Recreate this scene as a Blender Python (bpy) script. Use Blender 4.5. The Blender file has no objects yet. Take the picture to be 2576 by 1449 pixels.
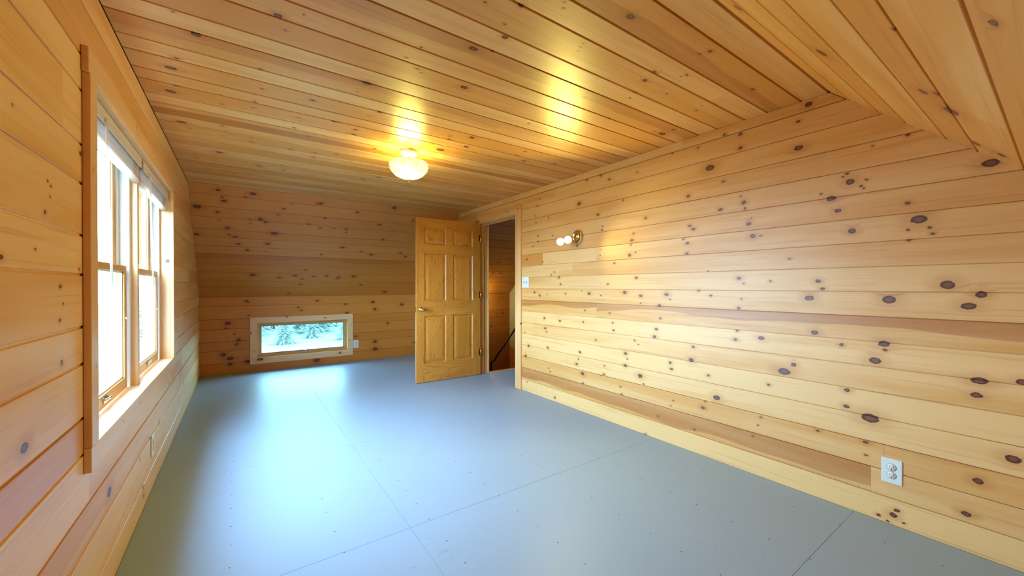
import bpy, bmesh, math, random
from mathutils import Vector, Matrix

random.seed(7)
S = bpy.context.scene
COL = S.collection

# ------------------------------------------------------------------ room dimensions (metres)
XR, XL = 2.609, -0.411           # right partition, left gable wall
YB, YF = 6.404, -0.575           # far and near knee walls
ZC, ZK = 2.205, 1.023            # flat ceiling, top of the knee walls
YS, YC = 5.006, 0.738            # where the flat ceiling turns into the far / near roof slope
SL = math.hypot(YB - YS, ZC - ZK)
SN = math.hypot(YC - YF, ZC - ZK)

# ------------------------------------------------------------------ camera, world, exposure
cam_d = bpy.data.cameras.new('camera')
cam = bpy.data.objects.new('camera', cam_d)
COL.objects.link(cam)
cam.location = (0, 0, 1.165)
cam.rotation_euler = (math.radians(90 - 0.286), 0, math.radians(-35.037))
cam_d.sensor_width = 36
cam_d.lens = 13.707
cam_d.clip_start = 0.02
cam_d.clip_end = 300
S.camera = cam

SKY = 48.0
w = bpy.data.worlds.new('overcast_sky')
S.world = w
w.use_nodes = True
bg = w.node_tree.nodes['Background']
bg.inputs['Color'].default_value = (0.53, 0.80, 1.14, 1)
bg.inputs['Strength'].default_value = SKY

# light portals: they give off no light, they only tell the sampler where the sky comes in
def portal(name, loc, rot, sx, sy):
    d = bpy.data.lights.new(name, 'AREA')
    d.shape = 'RECTANGLE'; d.size = sx; d.size_y = sy
    d.cycles.is_portal = True
    o = bpy.data.objects.new(name, d); COL.objects.link(o)
    o.location = loc; o.rotation_euler = rot
    return o
portal('window_portal_gable', (XL - 0.17, 2.85, 1.25), (0, math.radians(-90), 0), 1.25, 1.95)
portal('window_portal_knee', (0.79, YB + 0.14, 0.42), (math.radians(-90), 0, 0), 1.2, 0.5)

S.view_settings.view_transform = 'Standard'
S.view_settings.look = 'None'
S.view_settings.exposure = 0.16
S.view_settings.gamma = 1.0
S.view_settings.use_curve_mapping = False
S.cycles.use_denoising = True
S.cycles.caustics_reflective = False
S.cycles.caustics_refractive = False
S.cycles.sample_clamp_indirect = 8
S.cycles.max_bounces = 10
S.cycles.diffuse_bounces = 6

# ------------------------------------------------------------------ knots of the boards (along, across, radius) in each wall plane
KN_RIGHT = [ (-3.211,2.087,0.0065), (-3.25,2.018,0.0092), (-3.29,1.919,0.0066), (-2.627,1.935,0.0173), (-2.53,2.135,0.0102), (-2.361,2.136,0.0108), (-2.265,2.081,0.0106), (-1.98,2.075,0.0069), (-1.67,2.139,0.0054), 
(-1.477,2.123,0.0077), (-1.291,2.154,0.0065), (-1.197,2.129,0.0117), (-1.197,2.041,0.0125), (-1.392,1.964,0.0233), (-1.302,1.851,0.0073), (-1.547,1.801,0.0131), (-1.321,1.67,0.0114), (-1.176,1.692,0.014), 
(-1.168,1.655,0.0078), (-1.196,1.735,0.0047), (-1.147,1.553,0.0123), (-1.131,1.588,0.0046), (-1.123,1.475,0.0153), (-1.077,1.474,0.0053), (-1.534,1.59,0.0105), (-1.509,1.564,0.0112), (-1.552,1.47,0.0114), 
(-1.582,1.501,0.0071), (-1.557,1.394,0.0105), (-2.015,1.589,0.009), (-2.031,1.536,0.012), (-2.042,1.499,0.007), (-2.052,1.417,0.0151), (-1.995,1.435,0.0059), (-2.349,1.656,0.0076), (-2.341,1.688,0.0054), 
(-2.209,1.358,0.0084), (-2.357,1.489,0.0054), (-2.368,1.434,0.0054), (-2.394,1.798,0.0109), (-3.431,1.459,0.0095), (-3.159,1.418,0.0065), (-3.326,1.594,0.008), (-3.238,1.699,0.0092), (-3.239,1.641,0.0079), 
(-3.273,1.842,0.0066), (-3.07,1.868,0.0063), (-3.002,1.677,0.0063), (-2.654,1.544,0.0093), (-2.118,1.875,0.0072), (-1.899,1.697,0.0097), (-2.979,1.306,0.0075), (-3.023,1.279,0.0063), (-2.907,1.252,0.011), 
(-2.883,1.183,0.0098), (-1.986,1.232,0.0109), (-2.279,1.182,0.0075), (-1.403,1.266,0.005), (-1.204,1.214,0.0118), (-1.176,1.181,0.0055), (-1.024,1.194,0.0067), (-3.209,1.063,0.0131), (-3.297,1.098,0.0093), 
(-3.088,1.079,0.0064), (-2.813,1.091,0.0072), (-2.499,1.096,0.0123), (-2.591,1.12,0.0046), (-2.361,1.082,0.0054), (-2.1,1.113,0.0153), (-1.945,1.087,0.0117), (-1.945,1.03,0.0059), (-1.717,1.102,0.0138), 
(-1.687,1.067,0.0055), (-1.777,1.018,0.0112), (-1.384,1.101,0.0075), (-1.187,1.085,0.007), (-1.205,1.024,0.0102), (-1.47,1.133,0.0068), (-2.552,0.94,0.0068), (-2.259,0.933,0.0085), (-1.768,0.92,0.0075), 
(-3.132,0.831,0.0116), (-2.893,0.82,0.011), (-2.573,0.833,0.0091), (-2.226,0.851,0.0074), (-2.217,0.788,0.0094), (-1.802,0.836,0.0113), (-1.818,0.777,0.0132), (-1.213,0.879,0.0079), (-1.224,0.822,0.0103), 
(-1.073,0.848,0.0136), (-3.121,0.725,0.0128), (-3.099,0.692,0.0077), (-3.47,0.648,0.0069), (-2.418,0.683,0.0088), (-2.001,0.728,0.0079), (-1.966,0.699,0.0039), (-1.507,0.738,0.0095), (-1.522,0.644,0.0157), 
(-3.405,0.508,0.0149), (-3.079,0.531,0.0115), (-2.616,0.547,0.0127), (-2.091,0.609,0.0122), (-2.074,0.567,0.0061), (-2.093,0.51,0.0122), (-1.684,0.599,0.0109), (-1.675,0.554,0.0091), (-1.399,0.559,0.0084), 
(-1.031,0.572,0.0082), (-3.457,0.387,0.0178), (-2.659,0.429,0.0116), (-2.635,0.478,0.007), (-2.323,0.394,0.0097), (-2.356,0.379,0.0054), (-2.317,0.47,0.0065), (-1.948,0.451,0.0176), (-1.916,0.394,0.0058), 
(-1.343,0.42,0.0181), (-2.582,0.353,0.016), (-2.573,0.265,0.0091), (-3.06,0.321,0.0063), (-3.038,0.29,0.0063), (-2.145,0.324,0.0062), (-2.131,0.264,0.0072), (-1.681,0.282,0.0055), (-1.66,0.324,0.0045), 
(-1.423,0.373,0.0059), (-1.437,0.329,0.011), (-1.787,0.177,0.0075), (-1.497,0.16,0.0078), (-1.074,0.364,0.006), (-1.119,0.234,0.0054), (-1.089,0.311,0.0045), (-3.432,0.105,0.0068), (-2.969,0.039,0.01), 
(-1.897,-0,0.0097), (-0.833,2.176,0.0165), (-0.885,2.101,0.0084), (-0.883,1.951,0.0168), (-0.441,1.884,0.007), (-0.565,1.869,0.0031), (-0.654,1.708,0.018), (-0.668,1.752,0.0065), (-0.683,1.741,0.0052), 
(-0.61,1.677,0.0063), (-0.601,1.663,0.005), (-0.589,1.705,0.0063), (-0.777,1.669,0.0054), (-0.733,1.636,0.0166), (-0.704,1.566,0.0131), (-0.19,1.686,0.0199), (-0.44,1.56,0.0088), (-0.645,1.451,0.0167), 
(-0.403,1.477,0.0231), (-0.368,1.435,0.0085), (-0.438,1.433,0.007), (-0.358,1.405,0.0062), (-0.436,1.383,0.0059), (-0.925,1.323,0.0064), (-0.789,1.192,0.013), (-0.771,1.15,0.0086), (-0.311,1.17,0.0239), 
(-0.829,1.098,0.0165), (-0.504,1.098,0.0232), (-0.213,1.129,0.0169), (-0.249,1.077,0.0172), (-0.803,0.908,0.0142), (-0.686,0.855,0.0094), (-0.521,0.88,0.0175), (-0.517,0.85,0.0088), (-0.553,0.792,0.0198), 
(-0.95,0.666,0.0231), (-0.904,0.713,0.0136), (-0.664,0.619,0.0114), (-0.666,0.533,0.0114), (-0.571,0.498,0.0259), (-0.218,0.757,0.0187), (-0.224,0.694,0.0136), (-0.105,0.774,0.0144), (-0.587,0.371,0.009), 
(-0.788,0.369,0.0065), (-0.588,0.305,0.006), (-0.127,0.452,0.0195), (-0.218,0.324,0.0153), (-0.251,0.166,0.013), (-0.485,0.049,0.0144), (-0.472,0.077,0.0096), (-0.537,0.024,0.0069), (-0.503,0.011,0.0068), 
(-0.449,0.027,0.0047) ]
KN_CEIL = [ (-0.202,-1.954,0.0013), (0.127,-1.749,0.0111), (0.158,-1.832,0.0041), (-0.142,-2.076,0.0127), (0.208,-1.685,0.0016), (0.416,-1.637,0.0014), (-0.23,-2.339,0.0062), (-0.262,-2.46,0.0154), 
(-0.262,-2.663,0.0053), (-0.294,-2.756,0.0173), (0.09,-2.226,0.0057), (0.104,-2.443,0.0045), (-0.076,-2.648,0.0042), (-0.072,-2.778,0.0044), (0.077,-2.637,0.0058), (0.074,-2.732,0.0045), (0.542,-2.067,0.0144), 
(0.521,-2.187,0.0027), (0.705,-1.792,0.0057), (0.733,-1.815,0.0041), (0.627,-1.734,0.0046), (0.653,-1.622,0.0044), (0.845,-1.5,0.0119), (0.969,-1.819,0.0134), (0.696,-2.365,0.0092), (0.658,-2.458,0.0036), 
(0.639,-2.728,0.0091), (0.649,-2.815,0.0093), (0.342,-2.434,0.0086), (0.5,-2.666,0.0086), (0.305,-2.736,0.0053), (0.32,-2.782,0.0038), (-0.212,-3.055,0.0041), (-0.084,-3.159,0.0077), (-0.07,-3.254,0.0046), 
(-0.08,-3.36,0.0041), (-0.26,-3.328,0.005), (-0.295,-3.23,0.0151), (-0.119,-3.793,0.0185), (0.08,-3.377,0.0061), (0.074,-3.301,0.0036), (0.326,-3.401,0.0078), (0.488,-3.381,0.008), (0.497,-3.501,0.011), 
(0.302,-2.924,0.0067), (0.405,-3.03,0.0059), (0.638,-3.323,0.0087), (0.847,-3.019,0.009), (-0.28,-4.077,0.0069), (0.149,-4.021,0.0118), (0.303,-3.89,0.0073), (0.335,-4.037,0.0107), (1.099,-3.789,0.0122), 
(0.993,-3.945,0.0124), (1.201,-2.465,0.0059), (1.224,-2.52,0.0078), (1.394,-2.584,0.0114), (1.341,-2.401,0.0131), (1.263,-2.754,0.0221), (0.915,-1.356,0.0096), (0.867,-1.289,0.0046), (0.861,-1.17,0.0071), 
(0.743,-1.23,0.0028), (0.981,-1.063,0.0025), (0.997,-1.088,0.0034), (1.234,-1.248,0.0034), (1.221,-1.223,0.002), (1.213,-1.197,0.002), (1.24,-0.974,0.0118), (1.713,-0.915,0.0075), (1.695,-0.952,0.0024), 
(1.685,-1.232,0.0108), (1.749,-1.337,0.0049), (1.774,-1.395,0.0038), (1.659,-1.157,0.0067), (1.812,-1.082,0.0053), (1.801,-1.108,0.003), (1.899,-1.249,0.0033), (2.222,-1.265,0.0059), (2.191,-1.219,0.0027), 
(2.372,-1.595,0.0167), (2.295,-1.602,0.0052), (2.371,-1.511,0.0081), (1.562,-1.533,0.0067), (1.753,-1.834,0.0059), (1.522,-1.984,0.0059), (2.187,-1.853,0.0043), (1.944,-2.089,0.005), (1.893,-1.64,0.0043), 
(1.81,-2.521,0.0079), (1.944,-2.598,0.0127), (1.815,-2.413,0.0077), (2.204,-2.512,0.0078), (2.205,-2.424,0.0064), (0.924,-1.467,0.0041), (2.229,-0.96,0.0073), (1.608,-0.731,0.0042) ]
KN_SLOPE = [ (-0.172,1.762,0.0187), (0.131,1.763,0.0235), (0.063,1.704,0.0104), (-0.125,1.624,0.0206), (-0.14,1.672,0.0127), (-0.356,1.51,0.0304), (-0.187,1.46,0.0157), (0.426,1.596,0.0125), (0.504,1.675,0.0069), 
(0.379,1.499,0.0098), (0.804,1.733,0.02), (0.765,1.727,0.0114), (0.872,1.515,0.0134), (1.228,1.657,0.0152), (1.541,1.486,0.0161), (1.662,1.796,0.0235), (1.963,1.612,0.0149), (-0.173,1.351,0.008), (0.105,1.398,0.0082), 
(0.115,1.33,0.0069), (0.208,1.407,0.025), (0.258,1.371,0.014), (0.707,1.393,0.0133), (0.837,1.345,0.0121), (0.997,1.358,0.0092), (1.142,1.357,0.0125), (1.151,1.304,0.0094), (-0.101,1.242,0.0191), (0.353,1.201,0.0261), 
(-0.382,1.113,0.0201), (-0.089,1.134,0.0125), (-0.033,1.108,0.0154), (0.003,0.993,0.0157), (0.293,1.021,0.0207), (1.648,1.22,0.0151), (1.147,1.026,0.0195), (0.088,0.895,0.0176), (0.274,0.885,0.009), 
(0.906,0.878,0.0129), (1.404,0.963,0.0135), (1.547,0.915,0.0206), (1.958,0.974,0.016), (2.056,0.906,0.0199), (0.751,0.561,0.0132), (0.63,0.44,0.0198), (0.149,0.444,0.0281), (0.451,0.393,0.0179), (0.724,0.369,0.0118), 
(0.863,0.429,0.0152), (1.026,0.442,0.0189), (1.183,0.396,0.0176), (1.187,0.436,0.014), (1.394,0.44,0.0214), (0.715,0.259,0.0153), (1.53,0.251,0.0148), (0.584,0.057,0.0137), (1.934,0.071,0.0234) ]
KN_BACK = [ (0.088,0.959,0.0148), (0.108,0.944,0.0111), (0.959,0.95,0.0161), (0.707,0.857,0.0118), (0.746,0.814,0.0119), (1.349,0.887,0.0147), (1.798,0.793,0.0219), (1.763,0.908,0.0218), (2.239,0.858,0.0227), 
(1.37,0.749,0.021), (-0.12,0.671,0.0252), (-0.137,0.604,0.0126), (-0.047,0.521,0.0091), (-0.001,0.439,0.0256), (-0.023,0.384,0.0182), (-0.17,0.257,0.0323), (-0.094,0.201,0.0289), (0.109,0.767,0.0111), 
(0.946,0.065,0.035), (1.999,0.556,0.0178), (1.503,0.375,0.0149), (1.797,0.27,0.0262), (1.797,0.154,0.0306), (2.448,0.204,0.0116), (-0.098,0.123,0.0217), (0.094,0.138,0.0295) ]
KN_LEFT = [ (1.631,1.164,0.0063), (1.651,1.114,0.0036), (1.624,1.069,0.0059), (1.466,1.256,0.0038), (1.296,1.227,0.0065), (1.399,0.787,0.0163), (1.636,0.948,0.0103), (1.789,1.218,0.0062), (2.122,0.37,0.0216), 
(2.766,0.114,0.0131), (1.543,1.441,0.0031), (1.565,1.433,0.004), (1.559,1.403,0.0034), (1.526,1.357,0.0062), (1.805,1.586,0.0088), (1.351,1.569,0.0018) ]
KN_FRONT = [ (-1.713,-0.306,0.009), (-1.777,-0.635,0.0066), (-1.743,-0.677,0.0041), (-1.928,-0.691,0.011), (-1.22,-0.682,0.002), (-2.401,-0.707,0.0082), (-2.442,-0.791,0.0069), (-1.447,-0.086,0.0063), 
(-1.038,-0.893,0.0037) ]

# ------------------------------------------------------------------ node helpers
class NT:
    def __init__(self, tree):
        self.t = tree; self.n = tree.nodes; self.l = tree.links
    def put(self, sock, v):
        if v is None: return
        if isinstance(v, bpy.types.NodeSocket): self.l.new(v, sock)
        else: sock.default_value = v
    def math(self, op, a, b=None, c=None, clamp=False):
        n = self.n.new('ShaderNodeMath'); n.operation = op; n.use_clamp = clamp
        self.put(n.inputs[0], a); self.put(n.inputs[1], b)
        if c is not None: self.put(n.inputs[2], c)
        return n.outputs[0]
    def vec(self, op, a, b=None, c=None):
        n = self.n.new('ShaderNodeVectorMath'); n.operation = op
        self.put(n.inputs[0], a); self.put(n.inputs[1], b)
        if c is not None: self.put(n.inputs[2], c)
        return n.outputs['Value'] if op in ('LENGTH', 'DOT_PRODUCT', 'DISTANCE') else n.outputs[0]
    def noise(self, v, scale=1.0, detail=2.0, rough=0.5, dist=0.0):
        n = self.n.new('ShaderNodeTexNoise'); n.noise_dimensions = '3D'
        self.put(n.inputs['Vector'], v)
        n.inputs['Scale'].default_value = scale; n.inputs['Detail'].default_value = detail
        n.inputs['Roughness'].default_value = rough; n.inputs['Distortion'].default_value = dist
        return n.outputs['Fac']
    def ramp(self, v, a, b, lo=0.0, hi=1.0, smooth=True):
        n = self.n.new('ShaderNodeMapRange'); n.interpolation_type = 'SMOOTHSTEP' if smooth else 'LINEAR'
        self.put(n.inputs['Value'], v)
        n.inputs['From Min'].default_value = a; n.inputs['From Max'].default_value = b
        n.inputs['To Min'].default_value = lo; n.inputs['To Max'].default_value = hi
        return n.outputs['Result']
    def mix(self, fac, a, b, blend='MIX'):
        n = self.n.new('ShaderNodeMix'); n.data_type = 'RGBA'; n.blend_type = blend
        self.put(n.inputs['Factor'], fac)
        self.put(n.inputs[6], a if not isinstance(a, tuple) else (*a, 1)); self.put(n.inputs[7], b if not isinstance(b, tuple) else (*b, 1))
        return n.outputs[2]
    def xyz(self, v):
        n = self.n.new('ShaderNodeSeparateXYZ'); self.put(n.inputs[0], v); return n.outputs
    def comb(self, x, y, z):
        n = self.n.new('ShaderNodeCombineXYZ')
        for i, v in enumerate((x, y, z)): self.put(n.inputs[i], v)
        return n.outputs[0]
    def coord(self):
        return self.n.new('ShaderNodeTexCoord').outputs['Object']

def new_mat(name):
    m = bpy.data.materials.new(name); m.use_nodes = True
    return m, NT(m.node_tree), m.node_tree.nodes['Principled BSDF']

def simple(name, color, rough=0.5, metal=0.0, spec=0.5, var=0.0, scale=20, coat=0.0):
    m, nt, b = new_mat(name)
    if var:
        f = nt.noise(nt.coord(), scale, 3)
        c = nt.mix(f, tuple(x * (1 - var) for x in color), tuple(min(1, x * (1 + var)) for x in color))
        nt.put(b.inputs['Base Color'], c)
    else:
        b.inputs['Base Color'].default_value = (*color, 1)
    b.inputs['Roughness'].default_value = rough
    b.inputs['Metallic'].default_value = metal
    b.inputs['Specular IOR Level'].default_value = spec
    b.inputs['Coat Weight'].default_value = coat
    return m

PINE_L, PINE_M, PINE_D = (0.80, 0.476, 0.182), (0.70, 0.342, 0.080), (0.43, 0.158, 0.030)

def pine_mat(name, knots=(), seed=0.0, tone=0.0, heart=None, rough=0.30, pale=0.0, grain=1.0, spec=0.5):
    """knotty pine: local x runs with the grain, y across, z out of the face.
    knots: (x, y, r, elong); heart: (y edge, direction, strength) for a band of darker heartwood"""
    m, nt, b = new_mat(name)
    P = nt.coord()
    wob = nt.noise(nt.vec('ADD', P, (seed * 3.1, seed * 1.7, seed)), 70, 1)
    d = None
    if knots:
        wv = nt.vec('ADD', P, nt.comb(nt.math('MULTIPLY', wob, 0.012), nt.math('MULTIPLY', wob, 0.007), 0.0))
        for (kx, ky, r, e) in knots:
            sx, sy = 1 / (r * e), 1 / r
            t = nt.vec('MULTIPLY_ADD', wv, (sx, sy, 0), (-(kx + .006) * sx, -(ky + .0035) * sy, 0))
            ln = nt.vec('LENGTH', t)
            d = ln if d is None else nt.math('MINIMUM', d, ln)
        halo = nt.ramp(d, 3.4, 0.8)
    x, y, z = nt.xyz(P)
    yy = nt.math('ADD', y, seed * 7.3)
    if knots: yy = nt.math('MULTIPLY_ADD', halo, 0.020, yy)
    q = nt.comb(nt.math('ADD', x, seed * 11.0), yy, nt.math('ADD', z, seed))
    broad = nt.noise(nt.vec('MULTIPLY', q, (0.75, 9.0, 9.0)), 1.0, 3, 0.55, 0.6)
    lines = nt.noise(nt.vec('MULTIPLY', q, (1.6, 75.0, 75.0)), 1.0, 2, 0.6, 0.3)
    c = nt.mix(nt.ramp(broad, 0.33 - tone * .25, 0.70 - tone * .25), PINE_L, PINE_M)
    c = nt.mix(nt.ramp(lines, 0.52, 0.80, 0.0, 0.42 * grain), c, PINE_D)
    k = 1.0 - 0.16 * max(0, tone)
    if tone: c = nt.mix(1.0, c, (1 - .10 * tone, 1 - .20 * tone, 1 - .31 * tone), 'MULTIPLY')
    if heart:
        hy, hd, hs = heart
        edge = nt.noise(nt.vec('MULTIPLY', q, (1.1, 4.0, 1.0)), 1.0, 2)
        e = nt.math('MULTIPLY_ADD', nt.math('SUBTRACT', edge, 0.5), 0.16, nt.math('MULTIPLY', nt.math('SUBTRACT', y, hy), hd))
        c = nt.mix(nt.ramp(e, -0.002, 0.006, 0, hs), c, nt.mix(1.0, c, (0.66, 0.50, 0.40), 'MULTIPLY'))
    if pale: c = nt.mix(pale, c, (0.84, 0.66, 0.44))
    if knots:
        ring = nt.math('SINE', nt.math('MULTIPLY', d, 17.0))
        c = nt.mix(nt.math('MULTIPLY', halo, nt.math('MULTIPLY_ADD', ring, 0.08, 0.42)), c, nt.mix(1.0, c, (0.66, 0.40, 0.22), 'MULTIPLY'))
        core = nt.ramp(d, 1.0, 0.78)
        kc = nt.mix(nt.ramp(d, 0.66, 0.35), (0.085, 0.020, 0.008), (0.20, 0.065, 0.022))
        c = nt.mix(core, c, kc)
    nt.put(b.inputs['Base Color'], c)
    nt.put(b.inputs['Roughness'], nt.math('MULTIPLY_ADD', lines, 0.10, rough - 0.05))
    b.inputs['Specular IOR Level'].default_value = spec
    return m

# ------------------------------------------------------------------ mesh helpers
class MB:
    def __init__(self): self.v = []; self.f = []; self.smooth = []
    def add(self, vs, fs, sm=False):
        o = len(self.v); self.v += [tuple(p) for p in vs]
        for f in fs: self.f.append(tuple(i + o for i in f)); self.smooth.append(sm)
        return self
    def box(self, x0, x1, y0, y1, z0, z1, bev=0.0):
        bm = bmesh.new(); bmesh.ops.create_cube(bm, size=1)
        for v in bm.verts:
            v.co = Vector(((x0 + x1) / 2 + v.co.x * (x1 - x0), (y0 + y1) / 2 + v.co.y * (y1 - y0), (z0 + z1) / 2 + v.co.z * (z1 - z0)))
        if bev: bmesh.ops.bevel(bm, geom=list(bm.edges), offset=bev, segments=1, affect='EDGES', clamp_overlap=True)
        bm.verts.index_update()
        self.add([v.co.copy() for v in bm.verts], [[v.index for v in f.verts] for f in bm.faces]); bm.free()
        return self
    def lathe(self, prof, n=32, axis='Z', at=(0, 0, 0), ripple=None):
        vs, fs = [], []
        for i, (r, h) in enumerate(prof):
            for k in range(n):
                a = 2 * math.pi * k / n
                rr = r if ripple is None else r * (1 + ripple(i, k))
                p = Vector((rr * math.cos(a), rr * math.sin(a), h))
                if axis == 'X': p = Vector((p.z, p.x, p.y))
                elif axis == 'Y': p = Vector((p.x, p.z, p.y))
                vs.append(p + Vector(at))
        for i in range(len(prof) - 1):
            for k in range(n):
                k2 = (k + 1) % n
                fs.append((i * n + k, i * n + k2, (i + 1) * n + k2, (i + 1) * n + k))
        if prof[0][0] > 1e-6: fs.append(tuple(reversed(range(n))))
        if prof[-1][0] > 1e-6: fs.append(tuple((len(prof) - 1) * n + k for k in range(n)))
        return self.add(vs, fs, True)
    def tube(self, pts, r, n=10):
        pts = [Vector(p) for p in pts]; vs, fs = [], []
        rs = r if isinstance(r, (list, tuple)) else [r] * len(pts)
        up = Vector((0, 0, 1))
        for i, p in enumerate(pts):
            t = (pts[min(i + 1, len(pts) - 1)] - pts[max(i - 1, 0)]).normalized()
            a = t.cross(up if abs(t.z) < .95 else Vector((1, 0, 0))).normalized(); bb = t.cross(a)
            for k in range(n):
                an = 2 * math.pi * k / n
                vs.append(p + (a * math.cos(an) + bb * math.sin(an)) * rs[i])
        for i in range(len(pts) - 1):
            for k in range(n):
                k2 = (k + 1) % n
                fs.append((i * n + k, i * n + k2, (i + 1) * n + k2, (i + 1) * n + k))
        fs.append(tuple(reversed(range(n)))); fs.append(tuple((len(pts) - 1) * n + k for k in range(n)))
        return self.add(vs, fs, True)
    def extrude(self, prof, x0, x1, ends=None):
        """profile of (y, z) swept along x; ends(y) -> (x0, x1) for slanted ends"""
        n = len(prof); vs = []
        for s in (0, 1):
            for (y, z) in prof:
                e = ends(y) if ends else (x0, x1)
                vs.append((e[s], y, z))
        fs = [(i, i + n, (i + 1) % n + n, (i + 1) % n) for i in range(n)]
        fs += [tuple(range(n)), tuple(reversed(range(n, 2 * n)))]
        return self.add(vs, fs)
    def moved(self, M):
        self.v = [tuple(M @ Vector(p)) for p in self.v]; return self
    def build(self, name, mat, parent=None, mw=None, fix=True):
        me = bpy.data.meshes.new(name); me.from_pydata(self.v, [], self.f); me.update()
        if fix:
            bm = bmesh.new(); bm.from_mesh(me); bmesh.ops.recalc_face_normals(bm, faces=bm.faces); bm.to_mesh(me); bm.free()
        for p, s in zip(me.polygons, self.smooth): p.use_smooth = s
        me.materials.append(mat)
        o = bpy.data.objects.new(name, me); COL.objects.link(o)
        if parent: o.parent = parent
        if mw is not None: o.matrix_basis = mw
        return o

def empty(name, loc=(0, 0, 0), rz=0.0):
    o = bpy.data.objects.new(name, None); COL.objects.link(o); o.location = loc; o.rotation_euler.z = rz
    o.empty_display_size = 0.05
    return o
def tag(o, label=None, cat=None, group=None, kind=None):
    if label: o['label'] = label
    if cat: o['category'] = cat
    if group: o['group'] = group
    if kind: o['kind'] = kind
    return o

def frame(origin, U, V, N):
    M = Matrix.Identity(4)
    for i, a in enumerate((U, V, N)):
        for r in range(3): M[r][i] = a[r]
    M.translation = Vector(origin)
    return M
sv = ((YB - YS) / SL, (ZC - ZK) / SL); nv = ((YC - YF) / SN, (ZC - ZK) / SN)
F_RIGHT = frame((XR, 0, 0), (0, -1, 0), (0, 0, 1), (-1, 0, 0))
F_LEFT = frame((XL, 0, 0), (0, 1, 0), (0, 0, 1), (1, 0, 0))
F_BACK = frame((0, YB, 0), (1, 0, 0), (0, 0, 1), (0, -1, 0))
F_SLOPE = frame((0, YB, ZK), (1, 0, 0), (0, -sv[0], sv[1]), (0, -sv[1], -sv[0]))
F_CEIL = frame((0, 0, ZC), (1, 0, 0), (0, -1, 0), (0, 0, -1))
F_FSLOPE = frame((0, YC, ZC), (-1, 0, 0), (0, nv[0], nv[1]), (0, nv[1], -nv[0]))
F_FRONT = frame((0, YF, 0), (-1, 0, 0), (0, 0, 1), (0, 1, 0))

# ------------------------------------------------------------------ tongue and groove boarding
TH, GAP, REC = 0.018, 0.0035, 0.0100
_seed = [0.0]
def plank(parent, F, u0, u1, v0, v1, knots=(), ends=None, groove=True, tone=None, heart=None, rough=0.30, proud=0.0, pale=0.0, name='plank', gap=GAP, rec=REC, spec=0.5):
    wd = v1 - v0
    if wd < 0.006 or u1 - u0 < 0.006: return None
    c = 0.0012
    g = gap if groove and wd > 0.03 else 0.0
    if g: prof = [(0, -TH), (0, -c), (c, 0), (wd - g - c, 0), (wd - g, -c), (wd - g, -rec), (wd, -rec), (wd, -TH)]
    else: prof = [(0, -TH), (0, -c), (c, 0), (wd - c, 0), (wd, -c), (wd, -TH)]
    if proud: prof = [(y, z + proud if z > -TH else z) for y, z in prof]
    _seed[0] += 1.37
    sd = (_seed[0] * 0.731) % 9.0
    kk = []
    for k in knots:
        (ku, kv, r) = k[:3]
        e = k[3] if len(k) > 3 else 1.15 + 0.5 * ((ku * 37.7 + kv * 91.3) % 1.0)
        if u0 - r * e < ku < u1 + r * e and v0 - r < kv < v1 + r * 0.6: kk.append((ku - u0, kv - v0, max(r * .92, 0.0040), e))
    kk = sorted(kk, key=lambda t: -t[2])[:22]
    if tone is None: tone = random.choice((-0.6, -0.3, -0.1, 0.0, 0.1, 0.3, 0.7)) * 0.9
    mt = pine_mat('pine_board', kk, sd, tone, (heart[0] - v0, heart[1], heart[2]) if heart else None, rough, pale, 1.0, spec)
    if ends: en = lambda y: (ends(v0 + y)[0] - u0, ends(v0 + y)[1] - u0)
    else: en = None
    return MB().extrude(prof, 0.0004, u1 - u0 - 0.0004, en).build(name, mt, parent, F @ Matrix.Translation((u0, v0, 0)))

def subtract(r, hole):
    """rectangle (u0,u1,v0,v1) minus hole -> pieces, last flag: keeps the groove at its top edge"""
    u0, u1, v0, v1 = r; a0, a1, b0, b1 = hole
    if a1 <= u0 or a0 >= u1 or b1 <= v0 or b0 >= v1: return [(u0, u1, v0, v1, True)]
    out = []
    if a0 > u0: out.append((u0, a0, v0, v1, True))
    if a1 < u1: out.append((a1, u1, v0, v1, True))
    m0, m1 = max(u0, a0), min(u1, a1)
    if b0 > v0: out.append((m0, m1, v0, b0, False))
    if b1 < v1: out.append((m0, m1, b1, v1, True))
    return out

def rnd_knots(u0, u1, v0, v1, dens, rmax=0.016):
    n = int((u1 - u0) * (v1 - v0) * dens)
    return [(random.uniform(u0, u1), random.uniform(v0, v1), random.choice((.004, .005, .006, .008, .011, rmax))) for _ in range(n)]

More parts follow.
